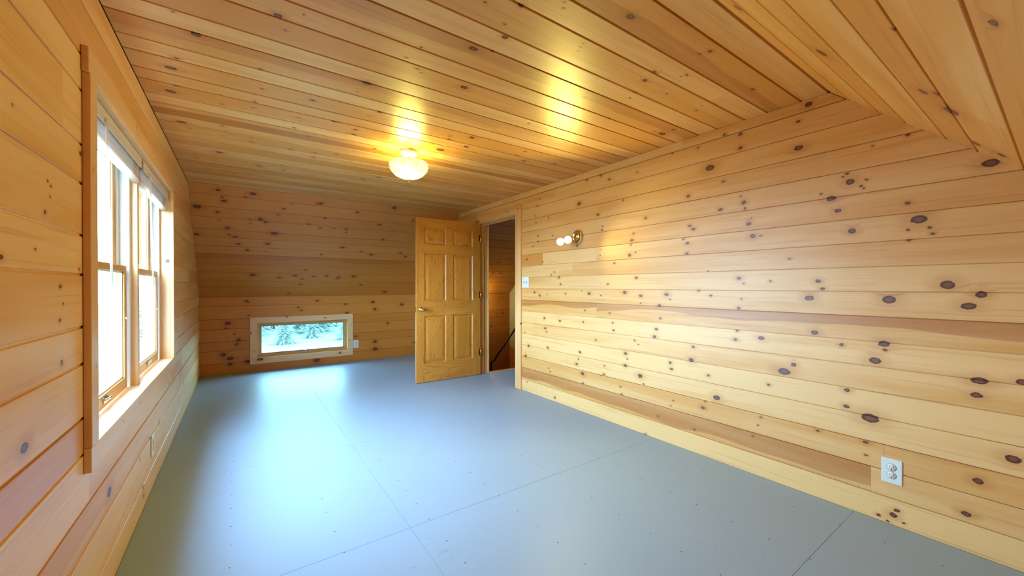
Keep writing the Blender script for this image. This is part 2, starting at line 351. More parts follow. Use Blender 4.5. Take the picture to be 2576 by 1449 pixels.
def board_wall(parent, F, vs, ulim, knots, joints=(), holes=(), **kw):
    """rows between the successive vs; ulim(v) -> (u0, u1); joints: (u, v) butt joints"""
    tones = kw.pop('tones', {}); hearts = kw.pop('hearts', {})
    for i in range(len(vs) - 1):
        v0, v1 = vs[i], vs[i + 1]
        lo0, hi0 = ulim(v0); lo1, hi1 = ulim(v1)
        lo, hi = min(lo0, lo1), max(hi0, hi1)
        cuts = sorted(j[0] for j in joints if v0 < j[1] < v1 and lo < j[0] < hi)
        b = [lo] + cuts + [hi]
        for j in range(len(b) - 1):
            slant = (j == 0 and abs(lo0 - lo1) > 1e-4, j == len(b) - 2 and abs(hi0 - hi1) > 1e-4)
            pieces = [(b[j], b[j + 1], v0, v1, True)]
            for h in holes: pieces = [q for p in pieces for q in [(*x[:4], x[4] and p[4]) for x in subtract(p[:4], h)]]
            for (a0, a1, c0, c1, g) in pieces:
                ends = None
                if any(slant) and (a0 == b[j] or a1 == b[j + 1]):
                    def ends(v, a0=a0, a1=a1, s0=slant[0] and a0 == b[j], s1=slant[1] and a1 == b[j + 1]):
                        t = (v - v0) / (v1 - v0)
                        return (lo0 + (lo1 - lo0) * t if s0 else a0, hi0 + (hi1 - hi0) * t if s1 else a1)
                plank(parent, F, a0, a1, c0, c1, knots, ends, g, tones.get((i, j), tones.get(i)), hearts.get((i, j), hearts.get(i)), **kw)

def slab(name, boxes, mat, label=None, cat='wall'):
    mb = MB()
    for q in boxes: mb.box(*q)
    o = mb.build(name, mat); o['kind'] = 'structure'
    tag(o, label, cat)
    return o

M_BACK = simple('board_backing', (0.30, 0.16, 0.06), 0.8, var=0.2)
M_PLY = simple('floor_edge', (0.25, 0.24, 0.23), 0.8)

# openings (room-side rough opening behind the casing)
WIN1 = (1.88, 3.80, 0.62, 1.87)          # Y0 Y1 Z0 Z1 in the gable wall
WIN2 = (0.195, 1.385, 0.165, 0.665)      # X0 X1 Z0 Z1 in the far knee wall
DOOR = (3.62, 4.485, 0.0, 1.995)         # Y0 Y1 Z0 Z1 in the partition

KR = KN_RIGHT
# ---- right partition
B0 = TH + 0.002
wall_right = slab('wall_right', [(XR + B0, XR + 0.10, YF - .1, DOOR[0], -.02, ZC + .05), (XR + B0, XR + 0.10, DOOR[1], YB + .1, -.02, ZC + .05),
                                 (XR + B0, XR + 0.10, DOOR[0], DOOR[1], DOOR[3], ZC + .05)], M_BACK, 'pine boarded partition wall holding the open door and the sconce')
def ymax(z): return YB if z <= ZK else YB - (z - ZK) * (YB - YS) / (ZC - ZK)
def ymin(z): return YF if z <= ZK else YF + (z - ZK) * (YC - YF) / (ZC - ZK)
ZR = [0, .130, .258, .384, .511, .637, .763, .888, 1.014, 1.139, 1.263, 1.387, 1.513, 1.640, 1.766, 1.893, 2.019, 2.146]
board_wall(wall_right, F_RIGHT, ZR, lambda z: (-ymax(z), -ymin(z)),
           KR, joints=[(-2.96, 2.08), (-2.405, 1.446), (-3.16, 1.446), (-2.714, 1.323), (-2.394, 1.83), (-2.408, .959), (-2.408, .568), (-2.794, .44), (-.548, 1.204), (-.519, .32), (-.568, .197), (-3.3, .70)],
           holes=[(-DOOR[1], -DOOR[0], DOOR[2], DOOR[3])], rough=0.44, spec=.75,
           tones={0: -.7, (1, 0): .2, (1, 1): -.1, 3: -.5, 4: -.6, 2: .1, 5: -.2, 6: -.3, 7: .2, 8: -.1, 9: -.3, (10, 0): -.4, (10, 1): .1, (10, 2): .6, (11, 0): .9, (11, 1): -.5, 12: .1, 13: 0., 14: -.2, 15: -.4, 16: -.2},
           hearts={(1, 0): (.150, 1, .75), 7: (.955, 1, .8), 2: (.40, 1, .3), 8: (1.2, 1, .0)})

# ---- left gable wall
wall_left = slab('wall_left', [(XL - 0.14, XL - B0, YF - .1, WIN1[0], -.02, ZC + .05), (XL - 0.14, XL - B0, WIN1[1], YB + .1, -.02, ZC + .05),
                               (XL - 0.14, XL - B0, WIN1[0], WIN1[1], -.02, WIN1[2]), (XL - 0.14, XL - B0, WIN1[0], WIN1[1], WIN1[3], ZC + .05)], M_BACK,
                 'pine boarded gable wall around the double window')
ZL = [0, .13, .31, .447, .626, .744, .919, 1.038, 1.206, 1.332, 1.498, 1.623, 1.797, 1.912, 2.085, 2.205]
kl = KN_LEFT + rnd_knots(3.9, YB, 0, 1.9, 9, .01) + rnd_knots(1.9, 3.9, 0, .6, 7, .012)
board_wall(wall_left, F_LEFT, ZL, lambda z: (ymin(z), ymax(z)), kl,
           joints=[(1.655, 1.7), (2.94, .36), (2.94, .08), (2.93, .52), (4.27, .38), (4.27, .7), (4.9, 1.1), (4.6, .83), (4.45, .5), (5.1, 1.27)],
           holes=[WIN1], rough=0.36, gap=0.009, rec=.005)

# ---- far knee wall with the low window, running on past the partition into the stairwell
wall_back = slab('wall_back', [(XL - .14, WIN2[0], YB + B0, YB + .12, -.02, ZK + .1), (WIN2[1], XR + .05, YB + B0, YB + .12, -.02, ZK + .1),
                               (WIN2[0], WIN2[1], YB + B0, YB + .12, -.02, WIN2[2]), (WIN2[0], WIN2[1], YB + B0, YB + .12, WIN2[3], ZK + .1),
                               (XR + .05, 4.6, YB + B0, YB + .12, -2.7, ZK + .1)], M_BACK, 'low pine boarded knee wall with the awning window')
ZB = [0, .145, .310, .430, .595, .727, .902, ZK]
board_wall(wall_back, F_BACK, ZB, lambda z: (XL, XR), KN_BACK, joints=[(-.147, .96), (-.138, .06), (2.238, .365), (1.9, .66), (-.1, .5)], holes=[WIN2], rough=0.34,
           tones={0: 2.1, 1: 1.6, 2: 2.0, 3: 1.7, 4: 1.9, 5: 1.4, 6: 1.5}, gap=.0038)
XW = 4.432                                # drywall end of the stairwell
ZST = [-1.1 + .1505 * k for k in range(14)] + [ZK]
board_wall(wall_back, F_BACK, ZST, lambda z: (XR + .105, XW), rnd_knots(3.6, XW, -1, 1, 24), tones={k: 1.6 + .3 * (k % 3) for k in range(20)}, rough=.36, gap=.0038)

# ---- far roof slope
wall_back_slope = MB().box(XL - .5, 4.6, -.55, SL + .06, -.12, -B0).moved(F_SLOPE).build('wall_back_slope', M_BACK)  # slab runs past the knee wall as an added unseen eave blocking high sky
tag(wall_back_slope, 'sloping pine boarded roof side above the far knee wall', 'wall', kind='structure')
VS = [0, .189, .325, .486, .633, .812, .947, 1.088, 1.211, 1.385, 1.530, 1.697, SL]
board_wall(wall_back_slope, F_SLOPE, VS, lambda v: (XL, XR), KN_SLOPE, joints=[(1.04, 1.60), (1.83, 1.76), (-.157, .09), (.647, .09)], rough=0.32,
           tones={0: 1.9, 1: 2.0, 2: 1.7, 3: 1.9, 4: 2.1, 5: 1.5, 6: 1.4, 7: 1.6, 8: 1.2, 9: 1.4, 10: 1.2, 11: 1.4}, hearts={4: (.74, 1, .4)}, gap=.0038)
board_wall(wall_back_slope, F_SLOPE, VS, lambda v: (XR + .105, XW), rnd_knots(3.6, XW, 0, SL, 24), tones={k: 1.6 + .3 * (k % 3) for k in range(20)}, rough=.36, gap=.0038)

# ---- flat ceiling
ceiling = slab('ceiling', [(XL - .14, 4.6, YC - .08, YS + .08, ZC + B0, ZC + .12)], M_BACK, 'flat glossy pine board ceiling between the two roof slopes', 'ceiling')
yc = [YC]
while yc[-1] < YS - .08: yc.append(yc[-1] + (.126 if len(yc) % 2 else .1725))
yc[-1] = YS
board_wall(ceiling, F_CEIL, [-y for y in reversed(yc)], lambda v: (XL, XR), [(u, v, r * 1.35) for u, v, r in KN_CEIL],
           joints=[(.615, -2.90), (1.81, -2.06), (1.873, -2.01), (2.174, -1.11), (1.4, -2.15), (.9, -3.9), (1.5, -4.4), (.2, -4.05)], rough=0.36, gap=.0095, rec=.011, tones={k: (.0, .5, .2, .65, -.15, .35)[(k * 5) % 6] for k in range(32)}, hearts={23: (-1.54, 1, .55), 27: (-.96, -1, .6), 26: (-1.0, 1, .0), 19: (-2.15, 1, .4), 13: (-3.03, -1, .8), 8: (-3.7, 1, .5), 5: (-4.2, 1, .4)})
board_wall(ceiling, F_CEIL, [-YS, -4.6, -4.2, -3.8, -3.4, -2.9], lambda v: (XR + .105, XW), (), rough=.35)

# ---- near roof slope and knee wall (behind and above the camera)
wall_front_slope = MB().box(-4.6, .55, -SN - .06, .06, -.12, -B0).moved(F_FSLOPE).build('wall_front_slope', M_BACK)
tag(wall_front_slope, 'sloping pine boarded roof side coming down over the near corner', 'wall', kind='structure')
VF = [-SN, -1.60, -1.45, -1.28, -1.15, -.98, -.85, -.685, -.56, -.385, -.25, -.105, 0]
kf = [(u, v, min(.03, r * 2.6), 1.8) for u, v, r in KN_FRONT]
board_wall(wall_front_slope, F_FSLOPE, VF, lambda v: (-XR, -XL), kf, joints=[(-2.10, -.62), (-1.9, -.77)], rough=0.36, tones={k: (.2, .5, .3, .7)[k % 4] for k in range(14)}, gap=.008, rec=.007)
wall_front = slab('wall_front', [(XL - .14, 2.75, YF - .12, YF - B0, -.02, ZK + .1)], M_BACK, 'low pine boarded knee wall behind the viewpoint')
board_wall(wall_front, F_FRONT, ZB, lambda z: (-XR, -XL), rnd_knots(-XR, -XL, 0, ZK, 9), rough=.36)

# ---- trim strip under the ceiling along the partition
trim_1 = tag(empty('trim_1', (0, 0, 0)), 'narrow pine strip under the ceiling along the partition', 'trim', kind='structure')
yb_ = [.745, 1.195, 1.586, 2.565, 3.9, YS + .03]
for a, b_ in zip(yb_[:-1], yb_[1:]):
    plank(trim_1, F_RIGHT, -b_, -a, 2.1465, 2.2045, KR, (lambda v, b_=b_: (-b_, -ymin(v) - .004)) if a < 1 else None, groove=False, proud=.010, tone=random.uniform(-.5, .1), name='trim_board', rough=.33)

# ---- painted plywood floor
def floor_mat():
    m, nt, b = new_mat('painted_plywood')
    P = nt.n.new('ShaderNodeNewGeometry').outputs['Position']
    x, y, z = nt.xyz(P)
    soft = nt.noise(P, 1.3, 3)
    fine = nt.noise(P, 180, 2)
    c = nt.mix(soft, (0.262, 0.375, 0.535), (0.300, 0.415, 0.585))
    c = nt.mix(nt.math('MULTIPLY', fine, 0.10), c, (0.30, 0.31, 0.33))
    # checks in the veneer under the paint: short strokes along x, in patches
    st = nt.noise(nt.vec('MULTIPLY', P, (9.0, 150.0, 1.0)), 1.0, 2, 0.6)
    pat = nt.noise(nt.vec('ADD', P, (4.2, 1.3, 0)), 1.9, 2)
    c = nt.mix(nt.math('MULTIPLY', nt.ramp(st, .66, .74), nt.ramp(pat, .52, .66)), c, (0.20, 0.20, 0.215))
    # nail dimples every 0.15 m on joist lines 0.406 m apart
    jx = nt.math('SUBTRACT', nt.math('PINGPONG', nt.math('ADD', nt.math('MULTIPLY_ADD', soft, .05, x), 10.16), 0.203), 0.0)
    jy = nt.math('PINGPONG', nt.math('ADD', nt.math('MULTIPLY_ADD', pat, .16, y), 10.0), 0.085)
    dd = nt.math('SQRT', nt.math('ADD', nt.math('MULTIPLY', jx, jx), nt.math('MULTIPLY', jy, jy)))
    c = nt.mix(nt.ramp(dd, .0048, .0028), c, (0.10, 0.10, 0.11))
    nt.put(b.inputs['Base Color'], c)
    nt.put(b.inputs['Roughness'], nt.math('MULTIPLY_ADD', soft, .12, .40))
    b.inputs['Specular IOR Level'].default_value = .34
    bump = nt.n.new('ShaderNodeBump'); bump.inputs['Strength'].default_value = .12; bump.inputs['Distance'].default_value = .002
    nt.put(bump.inputs['Height'], nt.noise(nt.vec('MULTIPLY', P, (12, 90, 1)), 1.0, 3)); nt.put(b.inputs['Normal'], bump.outputs[0])
    return m
M_FLOOR = floor_mat()
floor = slab('floor', [(XL - .14, 4.6, YF - .1, DOOR[1] - .011, -.10, -.019), (XL - .14, XR + .1, DOOR[1] - .011, YB + .1, -.10, -.019)], M_PLY, 'grey painted plywood floor of the attic room', 'floor')
def sheet(x0, x1, y0, y1):
    g = .0006
    MB().box(x0 + g, x1 - g, y0 + g, y1 - g, -.018, 0, .0004).build('plywood_sheet', M_FLOOR, floor)
ys_ = [YF, .632, 1.815, 3.02, 4.20, 5.42, YB]
cuts = [[1.9], [.675], [.675, 1.86], [.675], [.675], [1.62]]
for i in range(6):
    xs = [XL] + cuts[i] + [XR + (.0 if not i in (2, 3) else 0)]
    for a, b_ in zip(xs[:-1], xs[1:]): sheet(a, b_, ys_[i], ys_[i + 1])
sheet(XR, 4.43, 2.9, DOOR[1] - .011)

# ---- stairwell shell seen through the door
M_DRY = simple('drywall_paint', (0.62, 0.64, 0.56), .8, var=.04, scale=6)
wall_stair = slab('wall_stair', [(XW, XW + .1, 2.8, YB + .05, -.046, ZC + .05)], M_DRY, 'pale plain drywall at the end of the stairwell')
wall_stair_base = slab('wall_stair_base', [(XW + .012, XW + .11, 2.8, YB + .05, -2.7, -.046)], M_BACK, 'dark pine boards under the stairwell drywall')
F_ST = frame((XW, 0, 0), (0, -1, 0), (0, 0, 1), (-1, 0, 0))
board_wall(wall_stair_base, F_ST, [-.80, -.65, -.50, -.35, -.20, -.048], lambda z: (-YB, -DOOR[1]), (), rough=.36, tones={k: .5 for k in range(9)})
wall_hall = slab('wall_hall', [(XR + .1, 4.6, 2.75, 2.88, -.1, ZC + .05)], M_BACK, 'boarded wall at the near end of the landing')
wall_shaft = slab('wall_shaft', [(XR - .1, 4.6, DOOR[1] - .20, DOOR[1] - .10, -2.7, -.10), (XR - .1, XR + .02, DOOR[1] - .1, YB + .1, -2.7, -.1), (XR - .1, 4.6, DOOR[1] - .2, YB + .1, -2.75, -2.7)], M_BACK, 'boarded lower part of the stairwell below the landing')

# ------------------------------------------------------------------ joinery
AX = {'X': ((1, 0, 0), (0, 0, 1), (0, -1, 0)), 'Y': ((0, 1, 0), (0, 0, 1), (1, 0, 0)), 'Z': ((0, 0, 1), (0, 1, 0), (-1, 0, 0)), 'ZX': ((0, 0, 1), (1, 0, 0), (0, 1, 0))}
def stick(parent, name, x0, x1, y0, y1, z0, z1, axis, mat=None, bev=0.0015, **kw):
    """a straight wooden piece; the grain follows axis; knots in local (along, across) from its centre"""
    U, V, N = (Vector(a) for a in AX[axis])
    c = Vector(((x0 + x1) / 2, (y0 + y1) / 2, (z0 + z1) / 2)); d = Vector((x1 - x0, y1 - y0, z1 - z0))
    a, b_, n = (abs(d.dot(q)) / 2 for q in (U, V, N))
    if mat is None:
        _seed[0] += 1.37
        mat = pine_mat('pine_trim', kw.get('knots', ()), (_seed[0] * .731) % 9, kw.get('tone', 0.0), None, kw.get('rough', .34), kw.get('pale', .35), kw.get('grain', .7))
    F = frame(c, U, V, N)
    return MB().box(-a, a, -b_, b_, -n, n, bev).build(name, mat, parent, F)

def sash_mat():
    m, nt, b = new_mat('sash_wood')
    P = nt.coord()
    f = nt.noise(nt.vec('MULTIPLY', P, (2.0, 60, 60)), 1.0, 3)
    nt.put(b.inputs['Base Color'], nt.mix(f, (0.66, 0.36, 0.10), (0.50, 0.24, 0.055)))
    b.inputs['Roughness'].default_value = .35
    return m
M_SASH = sash_mat()
def glass_mat(name='window_glass', tint=(.93, .97, .95)):
    m = bpy.data.materials.new(name); m.use_nodes = True
    nt = NT(m.node_tree); nt.n.clear()
    out = nt.n.new('ShaderNodeOutputMaterial'); tr = nt.n.new('ShaderNodeBsdfTransparent'); gl = nt.n.new('ShaderNodeBsdfGlossy')
    tr.inputs['Color'].default_value = (*tint, 1); gl.inputs['Roughness'].default_value = .02
    g = nt.n.new('ShaderNodeNewGeometry')
    c = nt.math('ABSOLUTE', nt.vec('DOT_PRODUCT', g.outputs['Normal'], g.outputs['Incoming']))
    fr = nt.math('MULTIPLY_ADD', nt.math('POWER', nt.math('SUBTRACT', 1.0, c), 5.0), .55, .035)
    mx = nt.n.new('ShaderNodeMixShader')
    nt.put(mx.inputs[0], fr); nt.put(mx.inputs[1], tr.outputs[0]); nt.put(mx.inputs[2], gl.outputs[0]); nt.put(out.inputs[0], mx.outputs[0])
    return m
M_GLASS = glass_mat()
M_DIMGLASS = glass_mat('dimming_glass', (.66, .82, .78))  # low window pane: tint darkened to dim the bright view outside
def screen_mat():
    m = bpy.data.materials.new('insect_screen'); m.use_nodes = True
    nt = NT(m.node_tree); nt.n.clear()
    out = nt.n.new('ShaderNodeOutputMaterial'); tr = nt.n.new('ShaderNodeBsdfTransparent'); df = nt.n.new('ShaderNodeBsdfTranslucent')
    df.inputs['Color'].default_value = (.62, .66, .66, 1)
    mx = nt.n.new('ShaderNodeMixShader'); mx.inputs[0].default_value = .018
    nt.put(mx.inputs[1], tr.outputs[0]); nt.put(mx.inputs[2], df.outputs[0]); nt.put(out.inputs[0], mx.outputs[0])
    return m
M_SCREEN = screen_mat()
M_VINYL = simple('white_vinyl', (.80, .80, .80), .35)
M_WHITE = simple('white_plastic', (.78, .78, .75), .3)
M_DARKP = simple('slot_dark', (.03, .03, .03), .6)
M_STEEL = simple('satin_nickel', (.62, .61, .58), .25, 1.0)
M_BRASS = simple('polished_brass', (.82, .60, .25), .16, 1.0)
M_GASK = simple('grey_gasket', (.28, .29, .29), .6)

# ---- gable window: two double-hung units under one casing
win1 = tag(empty('window_1', (XL, 2.85, .64)), 'tall double-hung double window with white blinds in the gable wall', 'window', kind='structure')
win1_inv = Matrix.Translation((-XL, -2.85, -.64))
def under(o, root):
    """move a world-placed piece under a root empty that stands elsewhere"""
    mw = o.matrix_basis.copy(); o.parent = root
    o.matrix_basis = Matrix.Translation(-Vector(root.location)) @ mw
    return o
def wp(root, name, *a, **k):
    o = stick(None, name, *a, **k); return under(o, root)
C1 = .020
wp(win1, 'casing', XL + .0005, XL + C1, 1.820, 1.895, .639, 1.855, 'Z', knots=[(-.35, .01, .005, 1.4), (.3, -.01, .004, 1.5)], tone=.1, pale=.25)
wp(win1, 'casing', XL + .0005, XL + C1, 3.780, 3.852, .639, 1.855, 'Z', knots=[(.1, 0, .006, 1.4)], pale=.25)
wp(win1, 'casing', XL + .0005, XL + C1 - .002, 1.812, 3.852, 1.8555, 1.938, 'Y', knots=[(-.3, .02, .007, 1.2), (-.28, -.01, .005, 1.2), (.12, .02, .005, 1.3), (.5, 0, .006, 1.3)], pale=.25, tone=.2)
wp(win1, 'casing', XL + .0005, XL + C1 - .001, 1.818, 2.86, .558, .6385, 'Y', knots=[(.25, 0, .006, 1.3), (-.1, .01, .004, 1.3)], pale=.3)
wp(win1, 'casing', XL + .0005, XL + C1 - .001, 2.861, 3.852, .558, .6385, 'Y', knots=[(.1, .01, .005, 1.3)], pale=.3)
DJ = .10
wp(win1, 'stool', XL - DJ - .04, XL + .0, 1.879, 3.796, .619, .6375, 'Y', pale=.55)
wp(win1, 'head_jamb', XL - DJ - .04, XL + .0, 1.879, 3.796, 1.856, 1.872, 'Y', pale=.35)
wp(win1, 'side_jamb', XL - DJ - .04, XL + .0, 1.879, 1.892, .638, 1.8555, 'Z', pale=.35)
wp(win1, 'side_jamb', XL - DJ - .04, XL + .0, 3.784, 3.796, .638, 1.8555, 'ZX', knots=[(.10, .055, .012, 1.2)], pale=.35)
wp(win1, 'mullion', XL - DJ - .04, XL - .03, 2.850, 2.893, .638, 1.8555, 'ZX', pale=.35)
UN = [(1.893, 2.849), (2.894, 3.783)]
for (y0, y1) in UN:
    for (a, b_, s) in ((y0, y0 + .072, 1), (y1 - .072, y1, -1)):
        mb = MB().box(XL - .138, XL - .100, a, b_, .6385, 1.8545)
        e = b_ if s > 0 else a                      # sash channel ribs stand on the liner face
        mb.box(XL - .100, XL - .056, a if s > 0 else b_ - .034, a + .034 if s > 0 else b_, .6385, 1.8545)
        mb.box(XL - .0995, XL - .094, min(e, e - s * .03), max(e, e - s * .03), .6385, 1.8545)
        under(mb.build('jamb_liner', M_VINYL), win1)
    for (z0, z1, xo, xi, bot, top) in ((.646, 1.268, XL - .093, XL - .060, .056, .030), (1.238, 1.853, XL - .134, XL - .101, .030, .05)):
        a, b_ = y0 + .074 if xo > XL - .12 else y0 + .074, y1 - .074
        root = win1
        st = .046
        sx = wp(root, 'sash_stile', xo, xi, a, a + st, z0, z1, 'Z', M_SASH)
        wp(root, 'sash_stile', xo, xi, b_ - st, b_, z0, z1, 'Z', M_SASH)
        br = wp(root, 'sash_rail', xo, xi, a + st, b_ - st, z0, z0 + bot, 'Y', M_SASH)
        wp(root, 'sash_rail', xo, xi, a + st, b_ - st, z1 - top, z1, 'Y', M_SASH)
        under(MB().box((xo + xi) / 2 - .006, (xo + xi) / 2 + .002, a + st - .004, b_ - st + .004, z0 + bot - .004, z1 - top + .004).build('pane', M_GLASS), root)
        for q in ((a + st, z0 + bot, b_ - st, z0 + bot + .008), (a + st, z1 - top - .008, b_ - st, z1 - top), (a + st, z0 + bot, a + st + .008, z1 - top), (b_ - st - .008, z0 + bot, b_ - st, z1 - top)):
            under(MB().box((xo + xi) / 2 + .0021, xi - .008, q[0], q[2], q[1], q[3]).build('glazing_bead', M_WHITE), root)
        if z0 < 1:
            ym = (a + b_) / 2
            lf = MB().box(xi, xi + .004, ym - .035, ym + .035, .665, .690, .0015)
            lf.tube([(xi + .003, ym - .022, .681), (xi + .016, ym - .012, .684), (xi + .017, ym + .012, .684), (xi + .003, ym + .022, .681)], .005, 8)
            under(lf.build('sash_lift', M_STEEL), root)
            under(MB().box(xi, xi + .008, b_ - .040, b_ - .010, .997, 1.007, .002).build('tilt_latch', M_WHITE), root)
    under(MB().box(XL - .1425, XL - .1415, y0 + .06, y1 - .06, .64, 1.26).build('insect_screen', M_SCREEN), win1)

# ---- raised mini blinds
def blind_mat():
    m = bpy.data.materials.new('blind_vinyl'); m.use_nodes = True
    nt = NT(m.node_tree); b = nt.n['Principled BSDF']; out = nt.n['Material Output']
    b.inputs['Base Color'].default_value = (.82, .79, .77, 1); b.inputs['Roughness'].default_value = .4
    tl = nt.n.new('ShaderNodeBsdfTranslucent'); nt.put(tl.inputs[0], nt.mix(nt.noise(nt.coord(), 30, 2), (.95, .82, .72), (1.0, .90, .80)))
    mx = nt.n.new('ShaderNodeMixShader'); mx.inputs[0].default_value = .45
    nt.put(mx.inputs[1], b.outputs[0]); nt.put(mx.inputs[2], tl.outputs[0]); nt.put(out.inputs[0], mx.outputs[0])
    return m
M_BLIND = blind_mat()
def blind(y0, y1, wy, label):
    r = tag(empty('mini_blind', (XL - .035, (y0 + y1) / 2, 1.70)), label, 'blind', 'raised blinds in the gable window')
    xa, xb = XL - .052, XL - .022
    under(MB().box(xa, xb, y0, y1, 1.822, 1.854, .003).build('headrail', M_BLIND), r)
    prof = [(1.853, XL - .020), (1.853, XL - .014), (1.845, XL - .0105), (1.80, XL - .0105), (1.795, XL - .013), (1.795, XL - .016), (1.80, XL - .0145), (1.843, XL - .0145), (1.849, XL - .018)]
    mb = MB(); n = len(prof)
    mb.add([(x, y, z) for y in (y0, y1) for (z, x) in prof], [(i, i + n, (i + 1) % n + n, (i + 1) % n) for i in range(n)] + [tuple(range(n)), tuple(reversed(range(n, 2 * n)))])
    under(mb.build('valance', M_BLIND), r)
    for k in range(16):
        z = 1.738 + k * .0052; off = .0015 * math.sin(k * 2.4)
        pts = [(xa + .001 + off, z + .0), (xa + .008 + off, z + .0020), (xa + .015 + off, z + .0026), (xa + .022 + off, z + .0020), (xa + .029 + off, z)]
        mb = MB(); e = .004 + .002 * math.sin(k * 5.1)
        vs = [(x, y, zz + t) for y in (y0 + e, y1 - e) for t in (0, .0008) for (x, zz) in pts]
        fs = []
        for t in (0, 1):
            for i in range(4): fs.append((t * 5 + i, t * 5 + i + 1, 10 + t * 5 + i + 1, 10 + t * 5 + i))
        fs += [(0, 5, 15, 10), (4, 9, 19, 14)]
        mb.add(vs, fs); under(mb.build('slat', M_BLIND), r)
    under(MB().box(xa + .002, xb + .001, y0 + .003, y1 - .003, 1.712, 1.735, .004).build('bottom_rail', M_BLIND), r)
    under(MB().tube([(XL - .010, wy, 1.815), (XL - .006, wy, 1.80), (XL - .002, wy + .01, 1.45), (XL + .001, wy + .035, 1.165)], .0042, 8).build('tilt_wand', M_BLIND), r)
    for yy in (y0 + .15, y1 - .15):
        under(MB().box(xb + .0005, xb + .0015, yy - .004, yy + .004, 1.712, 1.80).build('ladder_tape', M_BLIND), r)
blind(1.898, 2.843, 2.14, 'raised white mini blind on the gable window sash farther from the low awning window')
blind(2.900, 3.778, 3.05, 'raised white mini blind on the gable window sash closer to the low awning window')

# ---- low awning window in the knee wall
win2 = tag(empty('window_2', (.79, YB, .095)), 'low wide awning window with pale pine casing near the floor', 'window', kind='structure')
yc0, yc1 = YB - .020, YB - .0005
wp(win2, 'casing', .125, 1.456, yc0, yc1, .652, .735, 'X', knots=[(-.23, .037, .011, 1.2), (.27, -.006, .008, 1.3)], pale=.55)
wp(win2, 'casing', .125, 1.456, yc0, yc1, .095, .180, 'X', knots=[(.475, .008, .013, 1.5), (-.55, .02, .02, 2.2)], pale=.5)
wp(win2, 'casing', .125, .209, yc0, yc1, .1805, .6515, 'ZX', knots=[(-.15, .0, .005, 1.2), (.11, -.03, .008, 1.2)], pale=.55)
wp(win2, 'casing', 1.373, 1.456, yc0, yc1, .1805, .6515, 'ZX', knots=[(.15, .02, .006, 1.2), (-.09, -.005, .007, 1.2)], pale=.55)
wp(win2, 'jamb', .196, 1.384, YB, YB + .12, .655, .664, 'X', pale=.4)
wp(win2, 'jamb', .196, 1.384, YB, YB + .12, .166, .178, 'X', pale=.6)
wp(win2, 'jamb', .196, .2075, YB, YB + .12, .1785, .6545, 'ZX', pale=.5)
wp(win2, 'jamb', 1.3745, 1.384, YB, YB + .12, .1785, .6545, 'ZX', pale=.5)
sy0, sy1 = YB + .045, YB + .085
a, b_, z0, z1, st = .208, 1.374, .179, .654, .040
wp(win2, 'sash_stile', a, a + st, sy0, sy1, z0, z1, 'ZX', M_SASH)
wp(win2, 'sash_stile', b_ - st, b_, sy0, sy1, z0, z1, 'ZX', M_SASH)
wp(win2, 'sash_rail', a + st, b_ - st, sy0, sy1, z0, z0 + st, 'X', M_SASH)
wp(win2, 'sash_rail', a + st, b_ - st, sy0, sy1, z1 - st, z1, 'X', M_SASH)
for q in ((a + st, z0 + st, b_ - st, z0 + st + .012), (a + st, z1 - st - .012, b_ - st, z1 - st), (a + st, z0 + st + .012, a + st + .012, z1 - st - .012), (b_ - st - .012, z0 + st + .012, b_ - st, z1 - st - .012)):
    under(MB().box(q[0], q[2], sy0 + .004, sy0 + .014, q[1], q[3], .001).build('screen_frame', M_GASK), win2)
under(MB().box(a + st, b_ - st, sy0 + .018, sy0 + .019, z0 + st, z1 - st).build('insect_screen', M_SCREEN), win2)
under(MB().box(a + st - .003, b_ - st + .003, sy0 + .026, sy0 + .032, z0 + st - .003, z1 - st + .003).build('pane', M_DIMGLASS), win2)
lt = MB().box(.765, .845, sy0 - .012, sy0, .196, .212, .003)
lt.box(.795, .815, sy0 - .022, sy0 - .002, .205, .232, .003)
lt.tube([(.805, sy0 - .016, .222), (.83, sy0 - .020, .236)], .006, 8)
under(lt.build('latch', M_STEEL), win2)

# ---- door, swung a quarter turn into the room
def door_mat():
    m, nt, b = new_mat('door_fir')
    P = nt.coord(); oi = nt.n.new('ShaderNodeObjectInfo').outputs['Random']
    q = nt.vec('ADD', nt.vec('MULTIPLY', P, (1.0, 6.0, 6.0)), nt.comb(nt.math('MULTIPLY', oi, 37.0), nt.math('MULTIPLY', oi, 11.0), oi))
    h = nt.noise(q, 1.3, 2, .5, .4)
    rings = nt.math('FRACT', nt.math('MULTIPLY', h, 11.0))
    fine = nt.noise(nt.vec('MULTIPLY', P, (3.0, 160, 160)), 1.0, 2)
    c = nt.mix(nt.ramp(h, .3, .7), (0.62, 0.265, 0.034), (0.52, 0.21, 0.025))
    c = nt.mix(nt.math('MULTIPLY', nt.ramp(rings, .80, .98), .8), c, (0.33, 0.11, 0.018))
    c = nt.mix(nt.math('MULTIPLY', fine, .18), c, (0.42, 0.18, 0.035))
    nt.put(b.inputs['Base Color'], c)
    b.inputs['Roughness'].default_value = .34
    return m
M_DOOR = door_mat()
door = tag(empty('door_1', (XR, 4.47, 0)), 'six panel wooden door standing open into the room', 'door', kind='structure')
dx0, dx1, dy0, dy1, dz0, dz1 = 1.722, 2.600, 4.430, 4.466, .009, 1.985
xa_, xb_, xc_, xd_ = 1.826, 2.109, 2.203, 2.486
rows = [(.228, .803), (.985, 1.556), (1.670, 1.874)]
def dp(name, *q, axis='X'): return wp(door, name, *q, axis, M_DOOR, bev=.001)
dp('stile', dx0, xa_, dy0, dy1, dz0, dz1, axis='ZX'); dp('stile', xd_, dx1, dy0, dy1, dz0, dz1, axis='ZX')
for (za, zb) in ((dz0, rows[0][0]), (rows[0][1], rows[1][0]), (rows[1][1], rows[2][0]), (rows[2][1], dz1)): dp('rail', xa_, xd_, dy0, dy1, za, zb)
